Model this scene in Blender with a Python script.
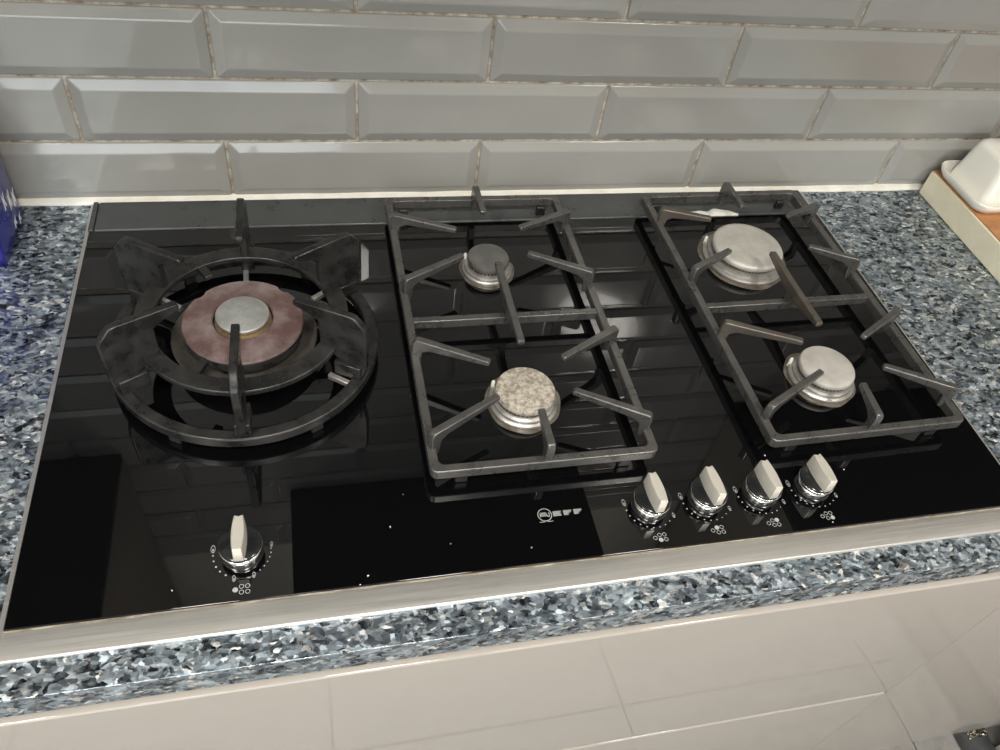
import bpy, bmesh, math, random
from mathutils import Vector, Matrix
random.seed(7)
for o in list(bpy.data.objects): bpy.data.objects.remove(o)
scene = bpy.context.scene
COL = scene.collection
# ------------------------------------------------------------------ camera
cam_d = bpy.data.cameras.new('camera'); cam = bpy.data.objects.new('camera', cam_d); COL.objects.link(cam)
cam.location = (0.23591, -0.84534, 0.6158); cam.rotation_euler = (0.7291, -0.12146, -0.19764)
cam_d.sensor_width = 36; cam_d.lens = 36*789.39/1000; cam_d.clip_start = 0.01
scene.camera = cam
# ------------------------------------------------------------------ world, exposure, large lights
w = bpy.data.worlds.new('world'); scene.world = w; w.use_nodes = True
w.node_tree.nodes['Background'].inputs[0].default_value = (0.75, 0.87, 1.0, 1)
w.node_tree.nodes['Background'].inputs[1].default_value = 1.0
vs = scene.view_settings
vs.view_transform = 'Standard'; vs.look = 'None'; vs.gamma = 1; vs.use_curve_mapping = False; vs.exposure = 0.08
def area(name, loc, rot, sx, sy, power, col, shape='RECTANGLE'):
    l = bpy.data.lights.new(name, 'AREA'); l.shape = shape; l.size = sx; l.size_y = sy; l.energy = power; l.color = col
    o = bpy.data.objects.new(name, l); COL.objects.link(o); o.location = loc; o.rotation_euler = rot; return o
CEIL = 1.50; FLOOR = -0.90
# daylight entering by the window in the wall behind the camera
area('window_daylight', (-0.35, -3.02, 0.55), (math.radians(90), 0, math.radians(0)), 1.5, 1.1, 21, (0.88, 0.95, 1.0))
LAMPS = [(-0.65, -1.22, 13.5), (0.35, -1.22, 13.5), (1.30, -1.22, 13.5), (-0.3, -2.2, 3.0), (0.9, -2.2, 3.0)]

# ------------------------------------------------------------------ material helpers
def mat(name, col=(.5,.5,.5), rough=.5, metal=0., coat=0., spec=.5):
    m = bpy.data.materials.new(name); m.use_nodes = True
    b = m.node_tree.nodes['Principled BSDF']
    b.inputs['Base Color'].default_value = (*col, 1); b.inputs['Roughness'].default_value = rough
    b.inputs['Metallic'].default_value = metal; b.inputs['Coat Weight'].default_value = coat
    b.inputs['Specular IOR Level'].default_value = spec
    return m
class NT:
    def __init__(s, m): s.m = m; s.t = m.node_tree; s.b = s.t.nodes['Principled BSDF']
    def n(s, typ, **kw):
        x = s.t.nodes.new(typ)
        for k, v in kw.items():
            if k[0] == '_': x.inputs[k[1:].replace('_', ' ')].default_value = v
            else: setattr(x, k, v)
        return x
    def l(s, a, b): s.t.links.new(a, b)
    def co(s, scale=(1,1,1), kind='Object'):
        c = s.n('ShaderNodeTexCoord'); mp = s.n('ShaderNodeMapping'); mp.inputs['Scale'].default_value = scale
        s.l(c.outputs[kind], mp.inputs[0]); return mp.outputs[0]
    def ramp(s, fac, stops, interp='LINEAR'):
        r = s.n('ShaderNodeValToRGB'); r.color_ramp.interpolation = interp
        e = r.color_ramp.elements
        while len(e) > 1: e.remove(e[-1])
        for i, (p, c) in enumerate(stops):
            k = e[0] if i == 0 else e.new(p)
            k.position = p; k.color = (*c, 1) if len(c) == 3 else c
        s.l(fac, r.inputs[0]); return r.outputs[0]
    def noise(s, vec, scale, detail=4, rough=.6, dist=0):
        x = s.n('ShaderNodeTexNoise', _Scale=scale, _Detail=detail, _Roughness=rough, _Distortion=dist)
        s.l(vec, x.inputs['Vector']); return x
    def mix(s, fac, a, b, mode='MIX'):
        x = s.n('ShaderNodeMix', data_type='RGBA', blend_type=mode)
        for v, i in ((fac, 0), (a, 6), (b, 7)):
            if hasattr(v, 'links'): s.l(v, x.inputs[i])
            else: x.inputs[i].default_value = v if i == 0 else (*v, 1)
        return x.outputs[2]
    def bump(s, h, strength=.2, dist=.001):
        x = s.n('ShaderNodeBump', _Strength=strength, _Distance=dist); s.l(h, x.inputs['Height']); s.l(x.outputs[0], s.b.inputs['Normal'])
g = lambda v: (v, v, v)
def mottled(name, c1, c2, scale, rough=(.35,.6), metal=0., bump=.1, coat=0., kind='Object', lo=.35, hi=.65, spec=.5):
    m = mat(name, c1, .5, metal, coat, spec); n = NT(m); v = n.co(kind=kind)
    t = n.noise(v, scale, 6, .65)
    n.l(n.ramp(t.outputs[0], [(lo, c1), (hi, c2)]), n.b.inputs['Base Color'])
    n.l(n.ramp(t.outputs[0], [(lo, g(rough[0])), (hi, g(rough[1]))]), n.b.inputs['Roughness'])
    if bump: n.bump(t.outputs[0], bump)
    return m
M = {}
def granite():
    m = mat('blue_pearl_granite', g(.2), .18); n = NT(m)
    v = n.co((.8, 1.15, 1))
    d = n.noise(v, 60, 3)
    dm = n.n('ShaderNodeMix', data_type='VECTOR'); dm.inputs[0].default_value = .012
    n.l(v, dm.inputs[4]); n.l(d.outputs['Color'], dm.inputs[5])
    vo = n.n('ShaderNodeTexVoronoi', _Scale=125); n.l(dm.outputs[1], vo.inputs['Vector'])
    v2 = n.n('ShaderNodeTexVoronoi', _Scale=270); n.l(dm.outputs[1], v2.inputs['Vector'])
    s1 = n.n('ShaderNodeSeparateColor'); n.l(vo.outputs['Color'], s1.inputs[0])
    s2 = n.n('ShaderNodeSeparateColor'); n.l(v2.outputs['Color'], s2.inputs[0])
    c1 = n.ramp(s1.outputs[0], [(0, (0.027,0.032,0.038)), (.11, (0.114,0.139,0.167)), (.28, (0.237,0.287,0.332)), (.54, (0.353,0.417,0.471)), (.80, (0.534,0.602,0.661)), (.95, (0.914,0.970,0.970)), (.988, (0.724,0.661,0.620))], 'CONSTANT')
    c2 = n.ramp(s2.outputs[0], [(0, (0.015,0.018,0.022)), (.22, (0.133,0.162,0.188)), (.42, (0.323,0.383,0.434)), (.74, (0.552,0.621,0.681)), (.90, (0.970,0.970,0.970))], 'CONSTANT')
    sel = n.ramp(n.noise(v, 130, 2).outputs[0], [(.42, g(.12)), (.58, g(.85))])
    c = n.mix(sel, c1, c2)
    n.l(c, n.b.inputs['Base Color'])
    n.l(n.ramp(s2.outputs[1], [(0, g(.55)), (.5, g(.75)), (1, g(1))]), n.b.inputs['Metallic'])
    n.l(n.ramp(s1.outputs[1], [(0, g(.25)), (1, g(.48))]), n.b.inputs['Roughness'])
    # feldspar flakes: each grain leans its own way, so some flash
    geo = n.n('ShaderNodeNewGeometry')
    sub = n.n('ShaderNodeVectorMath', operation='SUBTRACT'); n.l(v2.outputs['Color'], sub.inputs[0]); sub.inputs[1].default_value = (.5,.5,.5)
    sc = n.n('ShaderNodeVectorMath', operation='SCALE'); n.l(sub.outputs[0], sc.inputs[0]); sc.inputs['Scale'].default_value = .45
    ad = n.n('ShaderNodeVectorMath', operation='ADD'); n.l(geo.outputs['Normal'], ad.inputs[0]); n.l(sc.outputs[0], ad.inputs[1])
    no = n.n('ShaderNodeVectorMath', operation='NORMALIZE'); n.l(ad.outputs[0], no.inputs[0]); n.l(no.outputs[0], n.b.inputs['Normal'])
    return m
M['granite'] = granite()
def tile_mat():
    m = mat('grey_glazed_tile', (.185,.180,.166), .13, 0, .3); n = NT(m); v = n.co()
    t = n.noise(v, 5, 3); oi = n.n('ShaderNodeObjectInfo')
    a = n.ramp(t.outputs[0], [(.3, (.298,.295,.275)), (.7, (.328,.324,.302))])
    b = n.ramp(oi.outputs['Random'], [(0, g(.93)), (1, g(1.06))])
    n.l(n.mix(1., a, b, 'MULTIPLY'), n.b.inputs['Base Color'])
    w2 = n.noise(v, 14, 2); n.bump(w2.outputs[0], .05, .004)
    sm = n.noise(n.co((1, 1, .5)), 22, 4)
    n.l(n.ramp(sm.outputs[0], [(.45, g(.11)), (.75, g(.22))]), n.b.inputs['Roughness'])
    return m
M['tile'] = tile_mat()
M['grout'] = mottled('brown_stained_grout', (.52,.48,.41), (.17,.12,.075), 60, (.8,.9), bump=.3)
M['silicone'] = mottled('cream_silicone', (.80,.79,.74), (.68,.65,.56), 30, (.35,.5), bump=.05)
M['plaster'] = mottled('cream_plaster', (.60,.56,.48), (.64,.60,.52), 8, (.7,.8), bump=.05)
M['white_wall'] = mottled('white_wall_paint', (.74,.72,.68), (.78,.76,.72), 6, (.7,.8), bump=.03)
def glass_mat():
    m = mat('black_ceramic_glass', (.0022,.0023,.0028), .035); n = NT(m); v = n.co()
    t = n.noise(v, 900, 2, .5); sm = n.noise(v, 9, 5)
    n.l(n.ramp(t.outputs[0], [(.775, (.0022,.0023,.0028)), (.80, (.16,.15,.13))]), n.b.inputs['Base Color'])
    n.l(n.ramp(sm.outputs[0], [(.4, g(.008)), (.8, g(.04))]), n.b.inputs['Roughness'])
    n.b.inputs['IOR'].default_value = 1.62
    return m
M['glass'] = glass_mat()
M['strip'] = mottled('satin_anthracite', (.046,.050,.051), (.058,.062,.063), 40, (.26,.38), bump=0)
def steel_mat():
    m = mat('brushed_steel', (.60,.58,.54), .3, 1); n = NT(m); v = n.co((3, 260, 260))
    t = n.noise(v, 3, 4); d = n.noise(n.co(), 20, 4)
    c = n.ramp(t.outputs[0], [(.3, (.68,.665,.635)), (.7, (.80,.785,.755))])
    n.l(n.mix(n.ramp(d.outputs[0], [(.6, g(0)), (.85, g(.25))]), c, (.36,.31,.24)), n.b.inputs['Base Color'])
    n.l(n.ramp(t.outputs[0], [(.2, g(.46)), (.8, g(.58))]), n.b.inputs['Roughness'])
    return m
M['steel'] = steel_mat()
M['grime'] = mottled('yellowed_sealant', (.36,.32,.25), (.16,.13,.09), 60, (.6,.8), bump=.1)
M['iron'] = mottled('worn_grey_cast_iron', (.10,.098,.094), (.17,.165,.156), 45, (.22,.42), .6, .06, lo=.3, hi=.8)
M['iron_rust'] = mottled('worn_cast_iron_brown_stain', (.10,.096,.09), (.18,.145,.11), 40, (.24,.44), .55, .08, lo=.3, hi=.75)
M['iron_dark'] = mottled('black_cast_iron', (.022,.022,.022), (.05,.049,.047), 45, (.24,.45), .45, .14, lo=.4, hi=.64)
M['rubber'] = mat('black_rubber', g(.015), .7)
M['bowl'] = mottled('scorched_grey_bowl', (.15,.14,.125), (.07,.06,.05), 40, (.4,.6), .4, .1)
M['alu'] = mottled('burner_aluminium', (.54,.53,.51), (.36,.345,.32), 80, (.35,.5), .75, .1)
M['alu_brown'] = mottled('stained_aluminium', (.30,.28,.25), (.13,.10,.07), 60, (.4,.6), .6, .12)
M['cap_dark'] = mottled('dark_grey_burner_enamel', (.11,.11,.105), (.16,.155,.145), 60, (.4,.55), .3, .06)
def cap_speck():
    m = mottled('speckled_beige_burner_cap', (.28,.24,.19), (.60,.56,.48), 240, (.5,.65), .25, .1, lo=.40, hi=.62); return m
M['cap_speck'] = cap_speck()
M['cap_light'] = mottled('pale_scorched_burner_cap', (.46,.44,.40), (.58,.56,.52), 45, (.45,.6), .35, .05)
M['copper'] = mottled('heat_reddened_enamel', (.14,.082,.077), (.29,.235,.23), 28, (.32,.5), .25, .06, lo=.42, hi=.66)
M['cap_silver'] = mottled('silver_burner_cap', (.52,.52,.50), (.36,.37,.36), 60, (.35,.5), .6, .06)
M['brass'] = mottled('scorched_brass', (.42,.33,.20), (.20,.14,.08), 90, (.35,.5), .7, .1)
M['chrome'] = mat('chrome', (.80,.80,.79), .2, 1)
M['knob_black'] = mat('black_gloss_plastic', (.014,.015,.016), .14)
M['champagne'] = mottled('champagne_metal_paint', (.66,.63,.56), (.72,.69,.62), 40, (.28,.38), .45, .02)
M['print'] = mat('pale_grey_print', (.36,.38,.37), .5)
M['lacquer'] = mottled('greige_gloss_lacquer', (.385,.355,.322), (.40,.369,.334), 3, (.03,.05), 0, 0, .2)
M['carcass'] = mat('greige_board', (.40,.355,.305), .5)
M['plinth'] = mat('plinth_greige', (.30,.27,.23), .5)
def floor_mat():
    m = mottled('grey_stone_floor', (.26,.25,.237), (.34,.33,.313), 30, (.4,.55), 0, .05); return m
M['floor'] = floor_mat()
M['floor_joint'] = mat('floor_joint', (.16,.15,.14), .8)
def wood_mat():
    m = mat('orange_brown_wood', (.36,.16,.06), .45); n = NT(m); v = n.co((9, 60, 60))
    t = n.noise(v, 2, 5, .6, .6)
    n.l(n.ramp(t.outputs[0], [(.3, (.33,.135,.045)), (.55, (.47,.215,.085)), (.75, (.55,.28,.12))]), n.b.inputs['Base Color']); n.bump(t.outputs[0], .05)
    return m
M['wood'] = wood_mat()
M['cream'] = mottled('cream_paint_scuffed', (.80,.75,.58), (.70,.62,.45), 25, (.45,.6), 0, .03, lo=.4, hi=.8)
M['ceramic'] = mat('white_ceramic', (.80,.78,.71), .16, 0, .4)
def bag_mat():
    m = mottled('dark_blue_film', (.010,.012,.15), (.020,.022,.26), 14, (.18,.34), 0, .35, .3); return m
M['bag'] = bag_mat()
M['bag_print'] = mat('white_ink', (.75,.75,.78), .4)
M['hood'] = mat('black_hood', (.006,.006,.006), .25)
M['cupboard'] = mat('painted_underside_shade', (.03,.028,.026), .6)  # near-black stands in for shade on the unlit undersides of the greige wall cupboards
M['spill'] = mottled('dried_white_residue', (.78,.78,.74), (.60,.60,.55), 60, (.6,.8), 0, .3)
M['dark_plastic'] = mottled('dark_grey_plastic', (.06,.063,.065), (.085,.088,.09), 60, (.45,.6), 0, .1)
M['foil'] = mottled('crumpled_foil', (.75,.73,.68), (.35,.32,.28), 90, (.12,.3), 1, .6)
M['lamp'] = mat('white_lamp_trim', g(.8), .4)
def emit(name, col, s):
    m = mat(name, (0,0,0), .5); b = m.node_tree.nodes['Principled BSDF']
    b.inputs['Emission Color'].default_value = (*col, 1); b.inputs['Emission Strength'].default_value = s; return m
M['lamp_glow'] = emit('lamp_lens', (1, .93, .82), 6)

# ------------------------------------------------------------------ object helpers
def link(name, me, m=None, parent=None, smooth=False, bevel=0, seg=2):
    o = bpy.data.objects.new(name, me); COL.objects.link(o)
    if m is not None and not me.materials: me.materials.append(M[m] if isinstance(m, str) else m)
    if smooth:
        for p in me.polygons: p.use_smooth = True
    if bevel:
        b = o.modifiers.new('bevel', 'BEVEL'); b.width = bevel; b.segments = seg; b.limit_method = 'ANGLE'; b.angle_limit = math.radians(35); b.harden_normals = False
        for p in me.polygons: p.use_smooth = True
        me.set_sharp_from_angle(angle=math.radians(40))
    if parent: o.parent = parent
    return o
def md(name, v, f):
    me = bpy.data.meshes.new(name); me.from_pydata([tuple(x) for x in v], [], f)
    bm = bmesh.new(); bm.from_mesh(me); bmesh.ops.recalc_face_normals(bm, faces=bm.faces); bm.to_mesh(me); bm.free(); me.update(); return me
def box_me(name, x0, x1, y0, y1, z0, z1):
    v = [(x, y, z) for z in (z0, z1) for y in (y0, y1) for x in (x0, x1)]
    return md(name, v, [(0,1,3,2),(4,5,7,6),(0,1,5,4),(2,3,7,6),(0,2,6,4),(1,3,7,5)])
def box(name, x0, x1, y0, y1, z0, z1, m, parent=None, bevel=0, seg=2):
    return link(name, box_me(name, x0, x1, y0, y1, z0, z1), m, parent, bevel=bevel, seg=seg)
def lathe(name, prof, m, parent=None, loc=(0,0,0), n=48, wob=0, sharp=40):
    v = []; f = []; k = len(prof)
    for i in range(n):
        a = 2*math.pi*i/n; w_ = 1+wob*math.sin(3*a+1)+wob*.6*math.sin(7*a)
        for r, z in prof: v.append((r*w_*math.cos(a), r*w_*math.sin(a), z))
    for i in range(n):
        j = (i+1) % n
        for q in range(k-1): f.append((i*k+q, j*k+q, j*k+q+1, i*k+q+1))
    if prof[0][0] > 1e-6: f.append([i*k for i in range(n)])
    if prof[-1][0] > 1e-6: f.append([i*k+k-1 for i in range(n)])
    me = md(name, v, f)
    bm = bmesh.new(); bm.from_mesh(me); bmesh.ops.remove_doubles(bm, verts=bm.verts, dist=1e-6); bm.to_mesh(me); bm.free()
    for p in me.polygons: p.use_smooth = True
    me.set_sharp_from_angle(angle=math.radians(sharp))
    o = link(name, me, m, parent); o.location = loc; return o
def annulus(name, r0, r1, z0, z1, m, parent=None, loc=(0,0,0), n=64, bevel=.0012):
    v = []; f = []
    for i in range(n):
        a = 2*math.pi*i/n; c, s = math.cos(a), math.sin(a)
        v += [(r0*c, r0*s, z0), (r1*c, r1*s, z0), (r1*c, r1*s, z1), (r0*c, r0*s, z1)]
    for i in range(n):
        j = (i+1) % n
        for q in range(4): f.append((i*4+q, j*4+q, j*4+(q+1) % 4, i*4+(q+1) % 4))
    o = link(name, md(name, v, f), m, parent, bevel=bevel); o.location = loc; return o
def prism_me(name, poly, t0, t1=None):
    """side outline (s, z) extruded across thickness; thickness may taper from s=min to s=max"""
    t1 = t1 if t1 is not None else t0
    s0 = min(p[0] for p in poly); s1 = max(p[0] for p in poly); n = len(poly); v = []
    for sg in (-1, 1):
        for s, z in poly:
            t = t0+(t1-t0)*(s-s0)/(s1-s0); v.append((s, sg*t/2, z))
    f = [list(range(n)), list(range(n, 2*n))]+[(i, (i+1) % n, n+(i+1) % n, n+i) for i in range(n)]
    return md(name, v, f)
def extr(name, poly, z0, z1, m, parent=None, bevel=0, seg=2):
    n = len(poly); v = [(x, y, z0) for x, y in poly]+[(x, y, z1) for x, y in poly]
    f = [list(range(n)), list(range(n, 2*n))]+[(i, (i+1) % n, n+(i+1) % n, n+i) for i in range(n)]
    return link(name, md(name, v, f), m, parent, bevel=bevel, seg=seg)
def rrect(x0, x1, y0, y1, r, n=6):
    p = []
    for cx, cy, a0 in ((x1-r, y1-r, 0), (x0+r, y1-r, 90), (x0+r, y0+r, 180), (x1-r, y0+r, 270)):
        for i in range(n+1):
            a = math.radians(a0+90*i/n); p.append((cx+r*math.cos(a), cy+r*math.sin(a)))
    return p
def empty(name, loc=(0,0,0)):
    o = bpy.data.objects.new(name, None); COL.objects.link(o); o.location = loc; o.empty_display_size = .02; return o
def tag(o, label, cat, group=None):
    o['label'] = label; o['category'] = cat
    if group: o['group'] = group
    return o
def struct(o, label=None):
    o['kind'] = 'structure'
    if label: o['label'] = label
    return o

# ================================================================== SETTING
XA, XB, YB = -1.6, 2.2, -3.1
wall = struct(box('wall_back', XA, XB, .006, .12, FLOOR, CEIL, 'plaster'), 'kitchen wall clad in grey bevelled brick-shaped tiles')
gr = box('grout', XA, XB, .0, .006, -.002, .857, 'grout', wall)
TW, TH, PITCH, V, H1, X0 = .2991, .0745, .302, .07718, .08069, .14554
def tile_me():
    b = .0120; e = .0015; v = []
    for x0, x1, z0, z1, y in ((0, TW, 0, TH, .003), (0, TW, 0, TH, -e), (b, TW-b, b, TH-b, -.0064)):
        v += [(x0, y, z0), (x1, y, z0), (x1, y, z1), (x0, y, z1)]
    f = [(8,9,10,11)]
    for k in (0, 4): f += [(k+i, k+(i+1) % 4, k+4+(i+1) % 4, k+4+i) for i in range(4)]
    return md('tile', v, f)
tme = tile_me()
for r in range(11):
    for k in range(-6, 8):
        x = X0+(k-(.5 if r % 2 else 0))*PITCH+.001
        if x+TW < XA+.02 or x > XB-.02 or x < XA or x+TW > XB: continue
        o = link('tile', tme, 'tile', wall, smooth=True)
        bv = o.modifiers.new('bevel', 'BEVEL'); bv.width = .0016; bv.segments = 3; bv.limit_method = 'ANGLE'; bv.angle_limit = math.radians(10); bv.harden_normals = True
        o.location = (x, random.uniform(-.0004, .0004), H1-V+r*V+.001); o.rotation_euler = (random.uniform(-.004, .004), random.uniform(-.0015, .0015), random.uniform(-.002, .002))
# silicone bead along the worktop
bd = [(0,0), (-.0105,0), (-.0095,.0018), (-.0065,.0038), (-.0035,.0058), (0,.0066)]
v = []; f = []; NS = 90
for i in range(NS+1):
    x = XA+(XB-XA)*i/NS; j = random.uniform(.88, 1.12)
    v += [(x, y*j-.0002, z*j+.0002) for y, z in bd]
for i in range(NS):
    for q in range(5): f.append((i*6+q, i*6+q+1, (i+1)*6+q+1, (i+1)*6+q))
sl = struct(link('trim_1', md('trim_1', v, f), 'silicone', smooth=True), 'cream silicone bead between tiles and worktop')
# room shell
fl = struct(box('floor', XA, XB, YB, .0, FLOOR-.05, FLOOR-.004, 'floor_joint'), 'grey stone-look tiled floor')
FT = .55
fm = box_me('floor_tile', .0015, FT-.0015, .0015, FT-.0015, -.004, 0)
for i in range(-5, 3):
    for j in range(-5, 2):
        x = 1.31+i*FT; y = -.80+j*FT
        if x < XA or x+FT > XB or y+FT > -.05 or y < YB: continue
        o = link('floor_tile', fm, 'floor', fl, bevel=.001); o.location = (x, y, FLOOR)
struct(box('ceiling', XA, XB, YB, .12, CEIL, CEIL+.05, 'white_wall'))
struct(box('wall_left', XA-.1, XA, YB, .12, FLOOR, CEIL, 'white_wall'))
struct(box('wall_right', XB, XB+.1, YB, .12, FLOOR, CEIL, 'white_wall'))
# rear wall with a window opening
wx0, wx1, wz0, wz1 = -1.15, .45, -.02, 1.15
wf = struct(box('wall_front', XA, wx0, YB-.1, YB, FLOOR, CEIL, 'white_wall'))
box('wall_panel', wx1, XB, YB-.1, YB, FLOOR, CEIL, 'white_wall', wf)
box('wall_panel', wx0, wx1, YB-.1, YB, FLOOR, wz0, 'white_wall', wf)
box('wall_panel', wx0, wx1, YB-.1, YB, wz1, CEIL, 'white_wall', wf)
wn = struct(box('window_1', wx0, wx0+.05, YB-.07, YB-.02, wz0, wz1, 'lamp'))
for a in ((wx1-.05, wx1, wz0, wz1), (wx0+.05, wx1-.05, wz0, wz0+.05), (wx0+.05, wx1-.05, wz1-.05, wz1), ((wx0+wx1)/2-.025, (wx0+wx1)/2+.025, wz0+.05, wz1-.05)):
    box('window_frame', a[0], a[1], YB-.07, YB-.02, a[2], a[3], 'lamp', wn)
for i, (x, y, pw) in enumerate(LAMPS):
    t = empty('ceiling_light', (x, y, CEIL))
    annulus('rim', .165, .18, -.006, 0, 'lamp', t); lathe('lens', [(0, -.003), (.165, -.003), (.165, 0), (0, 0)], 'lamp_glow', t, n=32)
    tag(t, ['round ceiling panel light at the left, nearest the worktop', 'round ceiling panel light straight above the cook, nearest the worktop', 'round ceiling panel light at the right, nearest the worktop', 'round ceiling panel light at the left, nearest the window', 'round ceiling panel light at the right, away from the worktop'][i], 'ceiling light', 'round ceiling panel lights')
    l = bpy.data.lights.new('downlight', 'AREA'); l.shape = 'DISK'; l.size = .32; l.energy = pw; l.color = (1, .955, .88); l.spread = math.radians(165)
    lo = bpy.data.objects.new('downlight_beam', l); COL.objects.link(lo); lo.location = (x, y, CEIL-.012)

# ---- worktop
wt = tag(box('worktop', XA, XB, -.5915, -.0002, -.030, 0, 'granite', bevel=.0006, seg=2), 'polished blue-grey speckled granite worktop under the hob', 'worktop')

# ---- base units (fronts below the worktop edge)
UX0, UX1 = -.055, .968
YFR = -.583
def front_panel(name, x0, x1, z0, z1, parent):
    y1 = YFR+.018; r = .0025
    prof = [(y1, z0), (YFR+.0015, z0), (YFR, z0+.0015), (YFR, z1-r)]
    for i in range(1, 7):
        a = math.radians(90*i/6); prof.append((YFR+r-r*math.cos(a), z1-r+r*math.sin(a)))
    prof += [(y1, z1)]
    n = len(prof); vv = [(x, y, z) for x in (x0, x1) for y, z in prof]
    ff = [list(range(n)), list(range(n, 2*n))]+[(i, (i+1) % n, n+(i+1) % n, n+i) for i in range(n)]
    o = link(name, md(name, vv, ff), 'lacquer', parent, bevel=0)
    for p in o.data.polygons: p.use_smooth = True
    o.data.set_sharp_from_angle(angle=math.radians(30)); return o
def base_unit(x0, x1, fronts, label, fname):
    t = empty('base_cabinet', ((x0+x1)/2, -.30, FLOOR))
    def P(o): o.parent = t; o.matrix_parent_inverse = Matrix.Translation(-t.location); return o
    P(box('carcass', x0+.001, x1-.001, YFR+.0205, -.02, -.775, -.0305, 'carcass'))
    P(box('rail', x0+.001, x1-.001, YFR+.0075, YFR+.0205, -.067, -.0305, 'lacquer', bevel=.0006))
    for z0, z1 in fronts: P(front_panel(fname, x0+.0003, x1-.0003, z0, z1, None))
    P(box('plinth', x0+.001, x1-.001, -.525, -.51, FLOOR, -.776, 'plinth'))
    tag(t, label, 'cabinet'); return t
base_unit(UX0, UX1, [(-.417, -.068), (-.772, -.4245)], 'wide greige two-drawer base cabinet directly beneath the gas hob', 'drawer_front')
base_unit(UX1, 1.42, [(-.772, -.068)], 'narrow greige base cabinet right of the two-drawer unit', 'door')
base_unit(-.66, UX0, [(-.772, -.068)], 'greige base cabinet left of the two-drawer unit', 'door')
# the run that turns the corner on the right (mirrored in the glossy drawer front)
t = empty('corner_cabinet', (1.8, -1.2, FLOOR))
for nm, a, m_ in (('carcass', (1.4525, XB-.01, -2.0, -.60, -.775, -.0305), 'carcass'), ('plinth', (1.4525, 1.465, -2.0, -.60, FLOOR, -.776), 'lacquer')):
    o = box(nm, *a, m_); o.parent = t; o.matrix_parent_inverse = Matrix.Translation(-t.location)
for k in range(2):
    o = box('door', 1.425, 1.451, -1.298-.70*k, -.602-.70*k, -.772, -.036, 'lacquer', bevel=.002)
    o.parent = t; o.matrix_parent_inverse = Matrix.Translation(-t.location)
tag(t, 'greige base cabinets turning the corner at the right', 'cabinet')
tag(box('worktop', 1.42, XB, -2.02, -.5925, -.030, 0, 'granite', bevel=.003), 'granite worktop of the side run at the right', 'worktop')
# ---- wall cupboards and the extractor that the hob mirrors
for x0, x1, lab in ((XA+.01, -.09, 'wall cupboard left of the black extractor hood'), (1.005, XB-.01, 'wall cupboard right of the black extractor hood')):
    t = empty('wall_cupboard', ((x0+x1)/2, -.17, .50))
    for nm, a, m_ in (('carcass', (x0, x1, -.315, -.008, .512, 1.22), 'carcass'), ('bottom_panel', (x0, x1, -.315, -.008, .50, .512), 'cupboard'), ('door', (x0+.002, (x0+x1)/2-.0015, -.335, -.316, .50, 1.22), 'lacquer'), ('door', ((x0+x1)/2+.0015, x1-.002, -.335, -.316, .50, 1.22), 'lacquer')):  # bottom_panel carries the underside's shade as its colour
        o = box(nm, *a, m_, bevel=.001); o.parent = t; o.matrix_parent_inverse = Matrix.Translation(-t.location)
    tag(t, lab, 'cupboard')
t = empty('extractor_hood', (.44, -.2, .65))
def P(o): o.parent = t; o.matrix_parent_inverse = Matrix.Translation(-t.location); return o
P(box('canopy', .165, .715, -.47, -.008, .65, .70, 'hood', bevel=.003))
P(box('filter', .20, .43, -.44, -.05, .646, .65, 'hood')); P(box('filter', .45, .68, -.44, -.05, .646, .65, 'hood'))
vv = [(.165,-.47,.70),(.715,-.47,.70),(.715,-.008,.70),(.165,-.008,.70),(.31,-.30,.90),(.57,-.30,.90),(.57,-.008,.90),(.31,-.008,.90)]
P(link('slope', md('slope', vv, [(0,1,2,3),(4,5,6,7),(0,1,5,4),(1,2,6,5),(2,3,7,6),(3,0,4,7)]), 'hood'))
P(box('chimney', .31, .57, -.30, -.008, .90, CEIL, 'hood'))
tag(t, 'black chimney extractor hood above the hob', 'hood')

# ================================================================== HOB
HX0, HX1, HYF, HYR = -.0152, .9255, -.5645, -.0122
GX0, GX1, GYF, GYR = -.0108, .9215, -.5395, -.0650
GZ = .0046
hob = empty('gas_hob', (.46, -.29, 0))
def H(o, par=None):
    o.parent = par or hob
    if par is None: o.matrix_parent_inverse = Matrix.Translation(-hob.location)
    return o
# steel tray with a front lip that slopes down to the stone
pr_ = [(HYR, .0002), (HYR, .0024), (GYF, .0024), (GYF-.003, .0036), (HYF+.0012, .0037), (HYF, .0025), (HYF, .0002)]
n = len(pr_); vv = [(x, y, z) for x in (HX0, HX1) for y, z in pr_]
H(link('steel_tray', md('steel_tray', vv, [list(range(n)), list(range(n, 2*n))]+[(i, (i+1) % n, n+(i+1) % n, n+i) for i in range(n)]), 'steel', bevel=.0006))
H(box('glass_plate', GX0, GX1, GYF, GYR, .0024, GZ, 'glass', bevel=.0011, seg=2))
H(box('rear_strip', GX0+.0055, GX1-.004, HYR+.0002, GYR+.0004, .0024, .0066, 'strip', bevel=.0026, seg=4))
H(box('rear_end_cap', GX0-.0005, GX0+.005, HYR+.0002, GYR+.0004, .0024, .0068, 'strip', bevel=.0009))
vv = []; ff = []
for i in range(121):
    x = GX0+(GX1-GX0)*i/120; wv = .0005+.0006*random.random()
    vv += [(x, GYF+.0001, .00355), (x, GYF-wv, .0039), (x, GYF-wv*1.8, .00335)]
for i in range(120): ff += [(i*3, i*3+1, i*3+4, i*3+3), (i*3+1, i*3+2, i*3+5, i*3+4)]
H(link('sealant_line', md('sealant_line', vv, ff), 'grime', smooth=True))
tag(hob, 'black glass five-burner gas hob with brushed steel front edge', 'hob')

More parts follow.
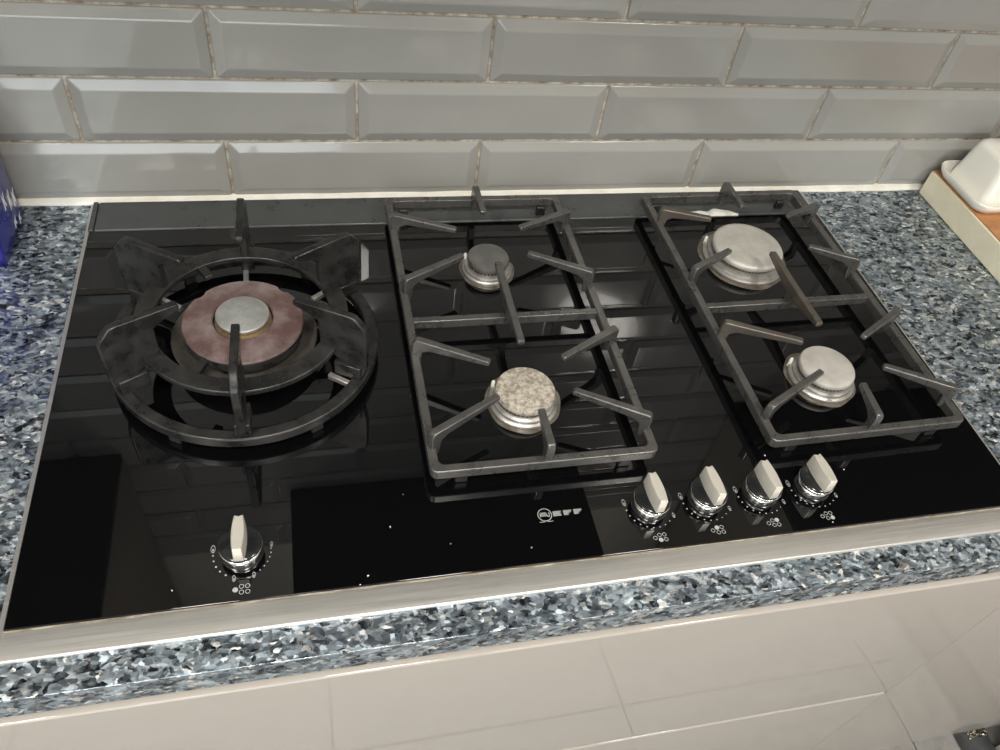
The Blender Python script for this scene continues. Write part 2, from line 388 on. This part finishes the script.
# ---- burners (parts of the hob)
MX, RX = .4345, .7705
def burner(x, y, ring_r, cap_r, capm, lab, k=1.0, stain=True, zc=.0):
    b = empty('burner', (x, y, GZ)); H(b)
    b['label'] = lab
    if stain: lathe('base_stain', [(0, .0001), (ring_r*1.10, .0001), (ring_r*1.13, .00045), (ring_r*1.0, .0008), (0, .0008)], 'alu_brown', b, wob=.03)
    lathe('burner_cup', [(0, .0008), (ring_r*1.0, .0008), (ring_r*1.03, .002), (ring_r*1.03, .0042), (ring_r*.985, .0058), (ring_r*.95, .0062), (ring_r*.93, .0085), (ring_r*.86, .0098), (cap_r*.98, .010), (0, .010)], 'alu', b)
    # flame head with slots
    hd = lathe('flame_head', [(0, .0100), (cap_r*.93, .0100), (cap_r*.93, .0155), (0, .0155)], 'alu_brown', b)
    ns = int(cap_r*2*math.pi/.0045)
    me = bpy.data.meshes.new('flame_slots'); bm = bmesh.new()
    for i in range(ns):
        a = 2*math.pi*i/ns; bmesh.ops.create_cube(bm, size=1, matrix=Matrix.Rotation(a, 4, 'Z') @ Matrix.Translation((cap_r*.93, 0, .0128)) @ Matrix.Diagonal((.0008, .0013, .0032, 1)))
    bm.to_mesh(me); bm.free(); link('flame_slots', me, 'rubber', b)
    lathe('burner_cap', [(0, .0155), (cap_r*1.0, .0155), (cap_r*1.02, .0168), (cap_r*1.02, .0195+zc), (cap_r*.985, .0214+zc), (cap_r*.9, .0222+zc), (0, .0226+zc)], capm, b)
    # ignition pin
    lathe('igniter', [(0, .0005), (.0022, .0005), (.0022, .011), (.0012, .0125), (0, .0125)], 'ceramic', b, loc=(-ring_r*.80, ring_r*.62, 0), n=12)
    return b
burner(MX-.001, -.157, .0290, .0240, 'cap_dark', 'small dark grey burner')
burner(MX-.0015, -.360, .0345, .0300, 'cap_speck', 'medium burner with speckled beige cap')
burner(RX-.002, -.1535, .0510, .0440, 'cap_light', 'large pale grey burner', zc=.001)
burner(RX+.005, -.3585, .0358, .0305, 'cap_light', 'medium pale grey burner')
WX, WY = .1650, -.2640
wb = empty('wok_burner', (WX-.001, WY+.003, GZ)); H(wb); wb['label'] = 'large wok burner with heat-reddened ring and silver cap'
lathe('drip_bowl', [(0, .0004), (.050, .0004), (.056, .008), (.066, .016), (.0705, .021), (.0695, .0225), (.063, .019), (.055, .016), (0, .016)], 'bowl', wb, n=56)
lathe('burner_body', [(0, .016), (.050, .016), (.051, .022), (.0565, .026), (.0575, .034), (.0565, .0365), (0, .0365)], 'iron_dark', wb, n=56)
n = 72; vv = []; ff = []
for i in range(n):
    a = 2*math.pi*i/n; k = .952 if i in (9, 10, 27, 28) else 1
    for r, z in ((.029, .0365), (.0570*k, .0365), (.0580*k, .0385), (.0570*k, .0405), (.046, .0412), (.030, .0435), (.0285, .0425)): vv.append((r*math.cos(a), r*math.sin(a), z))
for i in range(n):
    j = (i+1) % n
    for q in range(7): ff.append((i*7+q, j*7+q, j*7+(q+1) % 7, i*7+(q+1) % 7))
o = link('flame_ring', md('flame_ring', vv, ff), 'copper', wb, smooth=True); o.data.set_sharp_from_angle(angle=math.radians(30))
lathe('inner_head', [(0, .036), (.0275, .036), (.0275, .040), (.0235, .041), (.0235, .0455), (0, .0455)], 'brass', wb)
lathe('burner_cap', [(0, .0455), (.0250, .0455), (.0256, .0465), (.0254, .0485), (.0240, .0495), (0, .0499)], 'cap_silver', wb)

# ---- control knobs
def ring_me(name, cx, cy, r0, r1, n=18, sx=1, sy=1, rot=0, z=GZ+.00012):
    vv = []; c, s = math.cos(rot), math.sin(rot)
    for i in range(n):
        a = 2*math.pi*i/n
        for r in (r0, r1):
            x, y = r*sx*math.cos(a), r*sy*math.sin(a); vv.append((cx+x*c-y*s, cy+x*s+y*c, z))
    if r0 < 1e-6: return vv[1::2], [list(range(n))]
    return vv, [(2*i, 2*i+1, (2*((i+1) % n))+1, 2*((i+1) % n)) for i in range(n)]
def flat(name, pieces, parent=None, m='print'):
    V_ = []; F_ = []
    for vv, ff in pieces:
        b = len(V_); V_ += vv; F_ += [[i+b for i in q] for q in ff]
    return H(link(name, md(name, V_, F_), m), parent)
def knob(x, y, rz, active, wok):
    k = empty('control_knob', (x, y, GZ)); H(k)
    lathe('shaft_collar', [(0, .0002), (.0172, .0002), (.0175, .0010), (.0165, .0016), (.0150, .0017), (0, .0017)], 'knob_black', k)
    lathe('chrome_ring', [(0, .0017), (.0150, .0017), (.0156, .0030), (.0160, .0055), (.0157, .0068), (.0148, .0076), (.0132, .0080), (0, .0080)], 'chrome', k)
    lathe('neck', [(0, .0080), (.0128, .0080), (.0125, .0112), (0, .0112)], 'knob_black', k)
    sk = lathe('skirt', [(0, .0112), (.0140, .0112), (.0166, .0125), (.0174, .0142), (.0172, .0156), (.0160, .0166), (0, .0172)], 'knob_black', k)
    annulus('skirt_rim', .0164, .0176, .0120, .0132, 'chrome', sk, n=48, bevel=.0004)
    # grip: barrel-shaped bar, bevelled top
    out = []; L = .0168; N = 9
    for i in range(N):
        s = -L+2*L*i/(N-1); out.append((.0056-.0018*(s/L)**2, s))
    for i in range(N-1, -1, -1):
        s = -L+2*L*i/(N-1); out.append((-.0056+.0018*(s/L)**2, s))
    # thumb notch at the rear end
    out.insert(N, (.0, L-.0012))
    nn = len(out); vv = []
    for z, kx, ky in ((.0160, 1.05, 1.02), (.0318, .95, .98), (.0330, .82, .94)): vv += [(a*kx, b_*ky, z) for a, b_ in out]
    ff = [list(range(nn)), list(range(2*nn, 3*nn))]
    for lv in (0, 1): ff += [(lv*nn+i, lv*nn+(i+1) % nn, (lv+1)*nn+(i+1) % nn, (lv+1)*nn+i) for i in range(nn)]
    gp = link('grip', md('grip', vv, ff), 'champagne', k, bevel=.0004); gp.rotation_euler = (0, 0, rz)
    k['label'] = 'chrome and black knob with champagne grip'
    # printed scale and burner diagram
    pcs = []; R = .0232
    if wok:
        for a in (181, 194, 208, 222, 237): pcs.append(ring_me('', x+R*math.cos(math.radians(a)), y+R*math.sin(math.radians(a)), 0, .0008, 10))
        for a in (308, 320, 331, 342, 352, 362): pcs.append(ring_me('', x+R*math.cos(math.radians(a)), y+R*math.sin(math.radians(a)), 0, .0006, 10))
        fl_ = ((166, 1.5), (255, 1.15), (293, 1.1), (371, 1.0))
    else:
        for a in [185+15.5*i for i in range(9)]: pcs.append(ring_me('', x+R*math.cos(math.radians(a)), y+R*math.sin(math.radians(a)), 0, .0008-.00003*(a-185)/15.5, 10))
        fl_ = ((165, 1.5), (328, 1.1))
    for a, s in fl_:
        cx, cy = x+(R+.0008)*math.cos(math.radians(a)), y+(R+.0008)*math.sin(math.radians(a))
        pcs.append(ring_me('', cx, cy, .00155, .0020, 16, .62*s, 1.25*s)); pcs.append(ring_me('', cx, cy-.0006*s, 0, .0009, 10, .5*s, 1.1*s))
    ic = [(-.0050, -.0335), (-.0002, -.0310), (.0045, -.0310), (-.0002, -.0360), (.0047, -.0360)]
    for i, (dx, dy) in enumerate(ic):
        if i == active: pcs.append(ring_me('', x+dx, y+dy, 0, .0022, 18))
        else: pcs.append(ring_me('', x+dx, y+dy, .0015, .0020, 18))
    flat('scale_print', pcs)
    return k
knob(.1612, -.4955, math.radians(-2), 0, True)
for i in range(4): knob(.5255+.0575*i, -.4945+.0005*i, math.radians([2, 3, 3, 4][i]), [3, 1, 2, 4][i], False)
# brand print: roundel on a foot with striped letters
LX, LY = .4246, -.4918
pcs = [ring_me('', LX, LY, .0060, .0067, 40)]
def rect(x0, x1, y0, y1, sk=0): return ([(LX+x0+sk*y0, LY+y0, GZ+.00012), (LX+x1+sk*y0, LY+y0, GZ+.00012), (LX+x1+sk*y1, LY+y1, GZ+.00012), (LX+x0+sk*y1, LY+y1, GZ+.00012)], [(0,1,2,3)])
pcs += [rect(-.0064, -.0010, -.0075, -.0069), rect(.0010, .0064, -.0075, -.0069), rect(-.0026, -.0019, -.0070, -.0058), rect(.0019, .0026, -.0070, -.0058)]
for i in range(4):   # the wavy striped N inside
    dy = .0021-.0011*i; dxl = 0.0006*i
    pcs += [rect(-.0044+dxl*.4, .0014+dxl, dy-.0003, dy+.0003)]
pcs += [rect(-.0046, -.0039, -.0021, .0012), rect(.0039, .0046, -.0014, .0022), rect(.0020, .0044, -.0024, -.0018)]
def letter(x, rows):
    r = []
    for i, (a, b_) in enumerate(rows): r.append(rect(x+a, x+b_, .0021-.00105*i-.00035, .0021-.00105*i+.00035))
    return r
pcs += letter(.0078, [(0, .0078), (0, .0078), (0, .0068), (0, .0078), (0, .0078)])
pcs += letter(.0178, [(0, .0078), (0, .0078), (0, .0066), (0, .0046), (0, .0046)])
pcs += letter(.0276, [(0, .0078), (0, .0078), (0, .0066), (0, .0046), (0, .0046)])
flat('brand_print', pcs)

# ================================================================== PAN SUPPORTS
def finger(parent, kx, ky, tx, ty, m, zk=.0510, zt=.0520, zroot=.0195, name='finger'):
    L = math.hypot(tx-kx, ty-ky); a = math.atan2(ty-ky, tx-kx)
    poly = [(-.0035, zroot), (-.0035, zk-.005), (-.0012, zk-.0008), (.002, zk), (.012, zk), (L-.002, zt), (L, zt-.0015), (L-.0005, zt-.0060), (.014, zk-.0105), (.0075, zk-.015), (.0055, zroot)]
    o = link(name, prism_me(name, poly, .0080, .0066), m, parent, bevel=.0014, seg=3)
    o.location = (kx-parent.location.x, ky-parent.location.y, 0); o.rotation_euler = (0, 0, a); return o
def grate(cx, hw, rear_c, front_c, m, m2, label, dxf=0, tip=(.037, .0225, .037, .0215), rot=0):
    t = empty('pan_support', (cx, -.25, GZ))
    t.location.z = 0
    y0, y1, zb, zt = -.452, -.045, .0185, .0300
    rel = lambda p: [(x-cx, y+.25) for x, y in p]
    po = rel(rrect(cx-hw, cx+hw, y0, y1, .008)); pi = rel(rrect(cx-hw+.0085, cx+hw-.0085, y0+.0085, y1-.0085, .006))
    n = len(po); vv = [(x, y, z) for z in (zb, zt) for P_ in (po, pi) for x, y in P_]; ff = []
    for i in range(n):
        j = (i+1) % n
        ff += [(i, j, n+j, n+i), (2*n+i, 2*n+j, 3*n+j, 3*n+i), (i, j, 2*n+j, 2*n+i), (n+i, n+j, 3*n+j, 3*n+i)]
    link('frame', md('frame', vv, ff), m, t, bevel=.0014, seg=3)
    box('cross_bar', -hw+.008, hw-.008, -.0115, -.0035, zb+.0003, zt-.0003, m, t, bevel=.0013, seg=3)
    for sx in (-1, 1):
        for yy in (.158, -.155):
            lx = sx*(hw-.022) if yy > 0 else sx*(hw-.030)
            yb = .1945 if yy > 0 else -.196
            z0 = .0068 if yy > 0 else GZ+.0001
            f_ = box('foot', lx-.006, lx+.006, yb-.0025, yb+.0035, z0, zb+.001, 'iron_dark', t, bevel=.0015)
    kx = hw-.0055
    for yc, (tx, ty), k in ((rear_c, tip[:2], 0), (front_c, tip[2:], 1)):
        dk = .053 if k == 0 else .0585
        for sx in (-1, 1):
            finger(t, cx+sx*kx, yc+dk, cx+sx*tx+dxf*k, yc+ty, m2 if sx < 0 else m)
            finger(t, cx+sx*kx, yc-dk-.004*(1-k), cx+sx*tx+dxf*k, yc-ty, m)
    finger(t, cx, -.0535, cx, -.0535-.052, m)
    finger(t, cx, -.4465, cx+dxf, -.4465+.042, m)
    # finger astride the cross bar
    poly = [(-.004, .0200), (-.007, .036), (-.0595, .0450), (-.060, .0500), (-.058, .0515), (-.010, .0510), (.010, .0510), (.062, .0515), (.064, .0500), (.0635, .0450), (.007, .036), (.004, .0200)]
    o = link('finger', prism_me('finger', poly, .0076, .0076), m2, t, bevel=.0014, seg=3); o.location = (0, -.0075, 0); o.rotation_euler = (0, 0, math.radians(90))
    t.rotation_euler = (0, 0, rot); tag(t, label, 'pan support', 'rectangular cast-iron pan supports'); return t
grate(MX, .1100, -.158, -.3635, 'iron', 'iron', 'grey cast-iron double pan support in the middle of the hob')
grate(.7750, .1140, -.157, -.3625, 'iron', 'iron_rust', 'brown-stained cast-iron double pan support at the right of the hob', .004, (.053, .030, .037, .0215), .014)

ws = empty('wok_support', (WX, WY, 0))
annulus('base_ring', .1185, .1305, .0145, .0260, 'iron_dark', ws, n=80, bevel=.0016)
annulus('upper_ring', .0830, .1005, .0505, .0570, 'iron_dark', ws, n=80, bevel=.0012)
fin = [(.0585, .0965), (.0585, .1005), (.0605, .1030), (.116, .1050), (.121, .1040), (.1315, .0935), (.1325, .090), (.1325, .044), (.1285, .024), (.1185, .024), (.112, .040), (.0985, .0480), (.0845, .0505), (.0845, .086), (.080, .0895)]
for a in (-90, -150, 150, 90, 30, -30):
    o = link('fin', prism_me('fin', fin, .0075, .0075), 'iron_dark', ws, bevel=.0012); o.rotation_euler = (0, 0, math.radians(a-.6))
    o = box('foot', .1205, .1280, -.006, .006, GZ+.0001, .0150, 'rubber', ws, bevel=.001); o.rotation_euler = (0, 0, math.radians(a+30))
    o = box('bracket', .100, .1275, -.0070, .0070, .0250, .0420, 'iron_dark', ws, bevel=.0012); o.rotation_euler = (0, 0, math.radians(a-.6)) 
for a in (120, -120, 0):
    o = box('prong', .0660, .0860, -.0045, .0045, .0510, .0565, 'iron_dark', ws, bevel=.0012); o.rotation_euler = (0, 0, math.radians(a))
for a, r0 in ((91, .080), (144, .072), (38, .084), (-36, .096)):
    o = box('support_arm', max(r0, .0805), .120, -.0026, .0026, .0190, .0250, 'alu', ws, bevel=.0008); o.rotation_euler = (0, 0, math.radians(a))
tag(ws, 'round black cast-iron wok support with six upright fins', 'pan support')

# ================================================================== LOOSE THINGS
# cream-sided wooden board with the butter dish
bo = empty('wooden_board', (1.32, -.21, 0))
def PB(o): o.parent = bo; o.matrix_parent_inverse = Matrix.Translation(-bo.location); return o
o = PB(box('side', 1.119, 1.50, -.42, -.016, .0003, .0385, 'cream', bevel=.0015))
for k in range(3): PB(box('plank', 1.1215, 1.4975, -.4175+.1333*k+.0003, -.4175+.1333*(k+1)-.0003, .0385, .0405, 'wood', bevel=.0006))
tag(bo, 'wooden board with cream painted sides lying against the tiles', 'board')
bdish = empty('butter_dish', (1.213, -.074, .0405))
def loft(name, rings, m, parent, cap0=True, cap1=True):
    vv = []; ff = []; n = len(rings[0][0])
    for pts, z in rings: vv += [(x, y, z) for x, y in pts]
    for k in range(len(rings)-1):
        ff += [(k*n+i, k*n+(i+1) % n, (k+1)*n+(i+1) % n, (k+1)*n+i) for i in range(n)]
    if cap0: ff.append(list(range(n)))
    if cap1: ff.append([(len(rings)-1)*n+i for i in range(n)])
    o = link(name, md(name, vv, ff), m, parent, smooth=True); o.data.set_sharp_from_angle(angle=math.radians(50)); return o
def rr(hx, hy, r): return rrect(-hx, hx, -hy, hy, r, 8)
loft('tray', [(rr(.086, .044, .016), .0002), (rr(.092, .050, .018), .002), (rr(.097, .055, .020), .010), (rr(.0985, .0565, .021), .0155), (rr(.0975, .0555, .020), .0170), (rr(.0955, .0535, .019), .0165), (rr(.090, .048, .017), .009), (rr(.084, .042, .015), .0065)], 'ceramic', bdish)
lid = loft('lid', [(rr(.084, .043, .012), .0068), (rr(.0835, .0425, .012), .010), (rr(.077, .037, .014), .060), (rr(.0745, .0345, .014), .066), (rr(.069, .029, .012), .0695), (rr(.04, .012, .008), .0705)], 'ceramic', bdish)
for sx, n_, ax in ((-1, 5, 'x'), (-1, 8, 'y')):
    for i in range(n_):   # embossed scallops round the foot of the lid
        tt = (i-(n_-1)/2)*.0125
        me = bpy.data.meshes.new('scallop'); bm = bmesh.new(); bmesh.ops.create_uvsphere(bm, u_segments=10, v_segments=6, radius=.005); bm.to_mesh(me); bm.free()
        o = link('scallop', me, 'ceramic', lid, smooth=True); o.scale = (.16, .85, 1.0) if ax == 'x' else (.85, .16, 1.0)
        o.location = (-.0815, tt, .0175) if ax == 'x' else (tt, -.0405, .0175)
tag(bdish, 'white ceramic butter dish with lid standing on the wooden board', 'butter dish')
# blue packet at the left
bagm = bmesh.new(); bmesh.ops.create_cube(bagm, size=1)
bmesh.ops.subdivide_edges(bagm, edges=bagm.edges[:], cuts=9, use_grid_fill=True)
from mathutils import noise as mn
for vtx in bagm.verts:
    p = vtx.co.copy(); bx = math.cos(p.y*math.pi)*math.cos(p.z*math.pi); by = math.cos(p.x*math.pi)*math.cos(p.z*math.pi)
    q = Vector((p.x*.150, p.y*.092, (p.z+.5)*.165))
    q.x += .008*math.copysign(1, p.x)*bx*(abs(p.x) > .49); q.y += .008*math.copysign(1, p.y)*by*(abs(p.y) > .49)
    q += mn.noise_vector(q*28)*.0030*(1 if p.z > -.45 else .2)
    q.z = max(q.z, .0004); vtx.co = q
me = bpy.data.meshes.new('blue_packet'); bagm.to_mesh(me); bagm.free()
bag = empty('blue_packet', (-.1605, -.069, 0))
pk = link('film', me, 'bag', bag, smooth=True)
vv = []; ff = []
for k, (y, z, h, w_) in enumerate(((-.012, .060, .017, .006), (.002, .052, .020, .005), (.015, .046, .017, .006), (-.005, .028, .010, .006), (.010, .022, .010, .005))):
    b = len(vv)
    pts = [(-.5, -.5), (-.1, -.55), (0, -.1), (.3, -.5), (.55, -.35), (.25, .05), (.5, .5), (.05, .42), (-.1, .15), (-.45, .5)]
    for i, (py, pz) in enumerate(pts): vv.append((.0838, y+w_*1.5*py+.5*h*pz*(.35+.1*k), z+h*pz))
    ff.append(list(range(b, b+10)))
link('lettering', md('lettering', vv, ff), 'bag_print', bag)
tag(bag, 'dark blue plastic packet with white lettering beside the tiles', 'packet')
# white dried spill at the rear strip
vv = []; ff = []; N = 26; x0, x1 = .718, .800
for i in range(N+1):
    u = i/N; x = x0+(x1-x0)*u; h = (.002+.010*math.sin(math.pi*u)**.8)*(1+.25*math.sin(9*u+1)+.12*math.sin(23*u))
    vv += [(x, GYR-.0006, .00475), (x, GYR+.0002, .0070), (x, GYR+h*.6, .0072), (x, GYR+h, .00655)]
for i in range(N):
    for q in range(3): ff.append((i*4+q, i*4+q+1, i*4+q+5, i*4+q+4))
o = tag(link('dried_spill', md('dried_spill', vv, ff), 'spill', smooth=True), 'white crusty dried spill behind the large right burner', 'spill')
# crumbs on the black glass
cm = bpy.data.meshes.new('crumb'); bm = bmesh.new(); bmesh.ops.create_icosphere(bm, subdivisions=1, radius=.0012); bm.to_mesh(cm); bm.free()
for x, y, s, where in ((.285, -.487, .9, 'right of the lone left knob, level with it'), (.262, -.531, 1.0, 'near the steel edge, larger of two below right of the left knob'),
        (.255, -.538, .7, 'touching the steel edge, smaller of two right of the left knob'), (.335, -.51, .6, 'on empty black glass left of the roundel print'),
        (.405, -.523, .8, 'just below the roundel print'), (.108, -.523, .8, 'left of the lone left knob near the front edge'),
        (.665, -.452, 1.0, 'between the third right knob and the pan support'), (.742, -.478, .8, 'right of the rightmost knob'),
        (.70, -.534, .8, 'under the rightmost burner diagram'), (.30, -.455, .5, 'left of the middle pan support, front corner')):
    o = link('crumb', cm, 'spill'); o.location = (x, y, GZ+.0006*s); o.scale = (s*.9, s*.6, s*.5); o.rotation_euler = (0, 0, x*50)
    tag(o, 'tiny crumb '+where, 'crumb', 'crumbs on the hob glass')
# dark object on the floor at the bottom right corner
fb = empty('floor_tray', (1.424, -.578, FLOOR))
loft('body', [(rr(.023, .033, .006), .0004), (rr(.025, .035, .007), .004), (rr(.025, .035, .007), .030), (rr(.023, .033, .006), .033)], 'dark_plastic', fb)
fo = bmesh.new(); bmesh.ops.create_grid(fo, x_segments=12, y_segments=26, size=1)
for vtx in fo.verts:
    p = vtx.co; vtx.co = Vector((p.x*.021, p.y*.016+.014, .036+.010*mn.noise(Vector((p.x*5, p.y*12, 2)))+.006*(1-p.x*p.x)))
bmesh.ops.solidify(fo, geom=fo.faces[:], thickness=.001)
me = bpy.data.meshes.new('foil'); fo.to_mesh(me); fo.free(); link('foil', me, 'foil', fb)
tag(fb, 'dark grey tray with crumpled silver foil on the floor', 'tray')
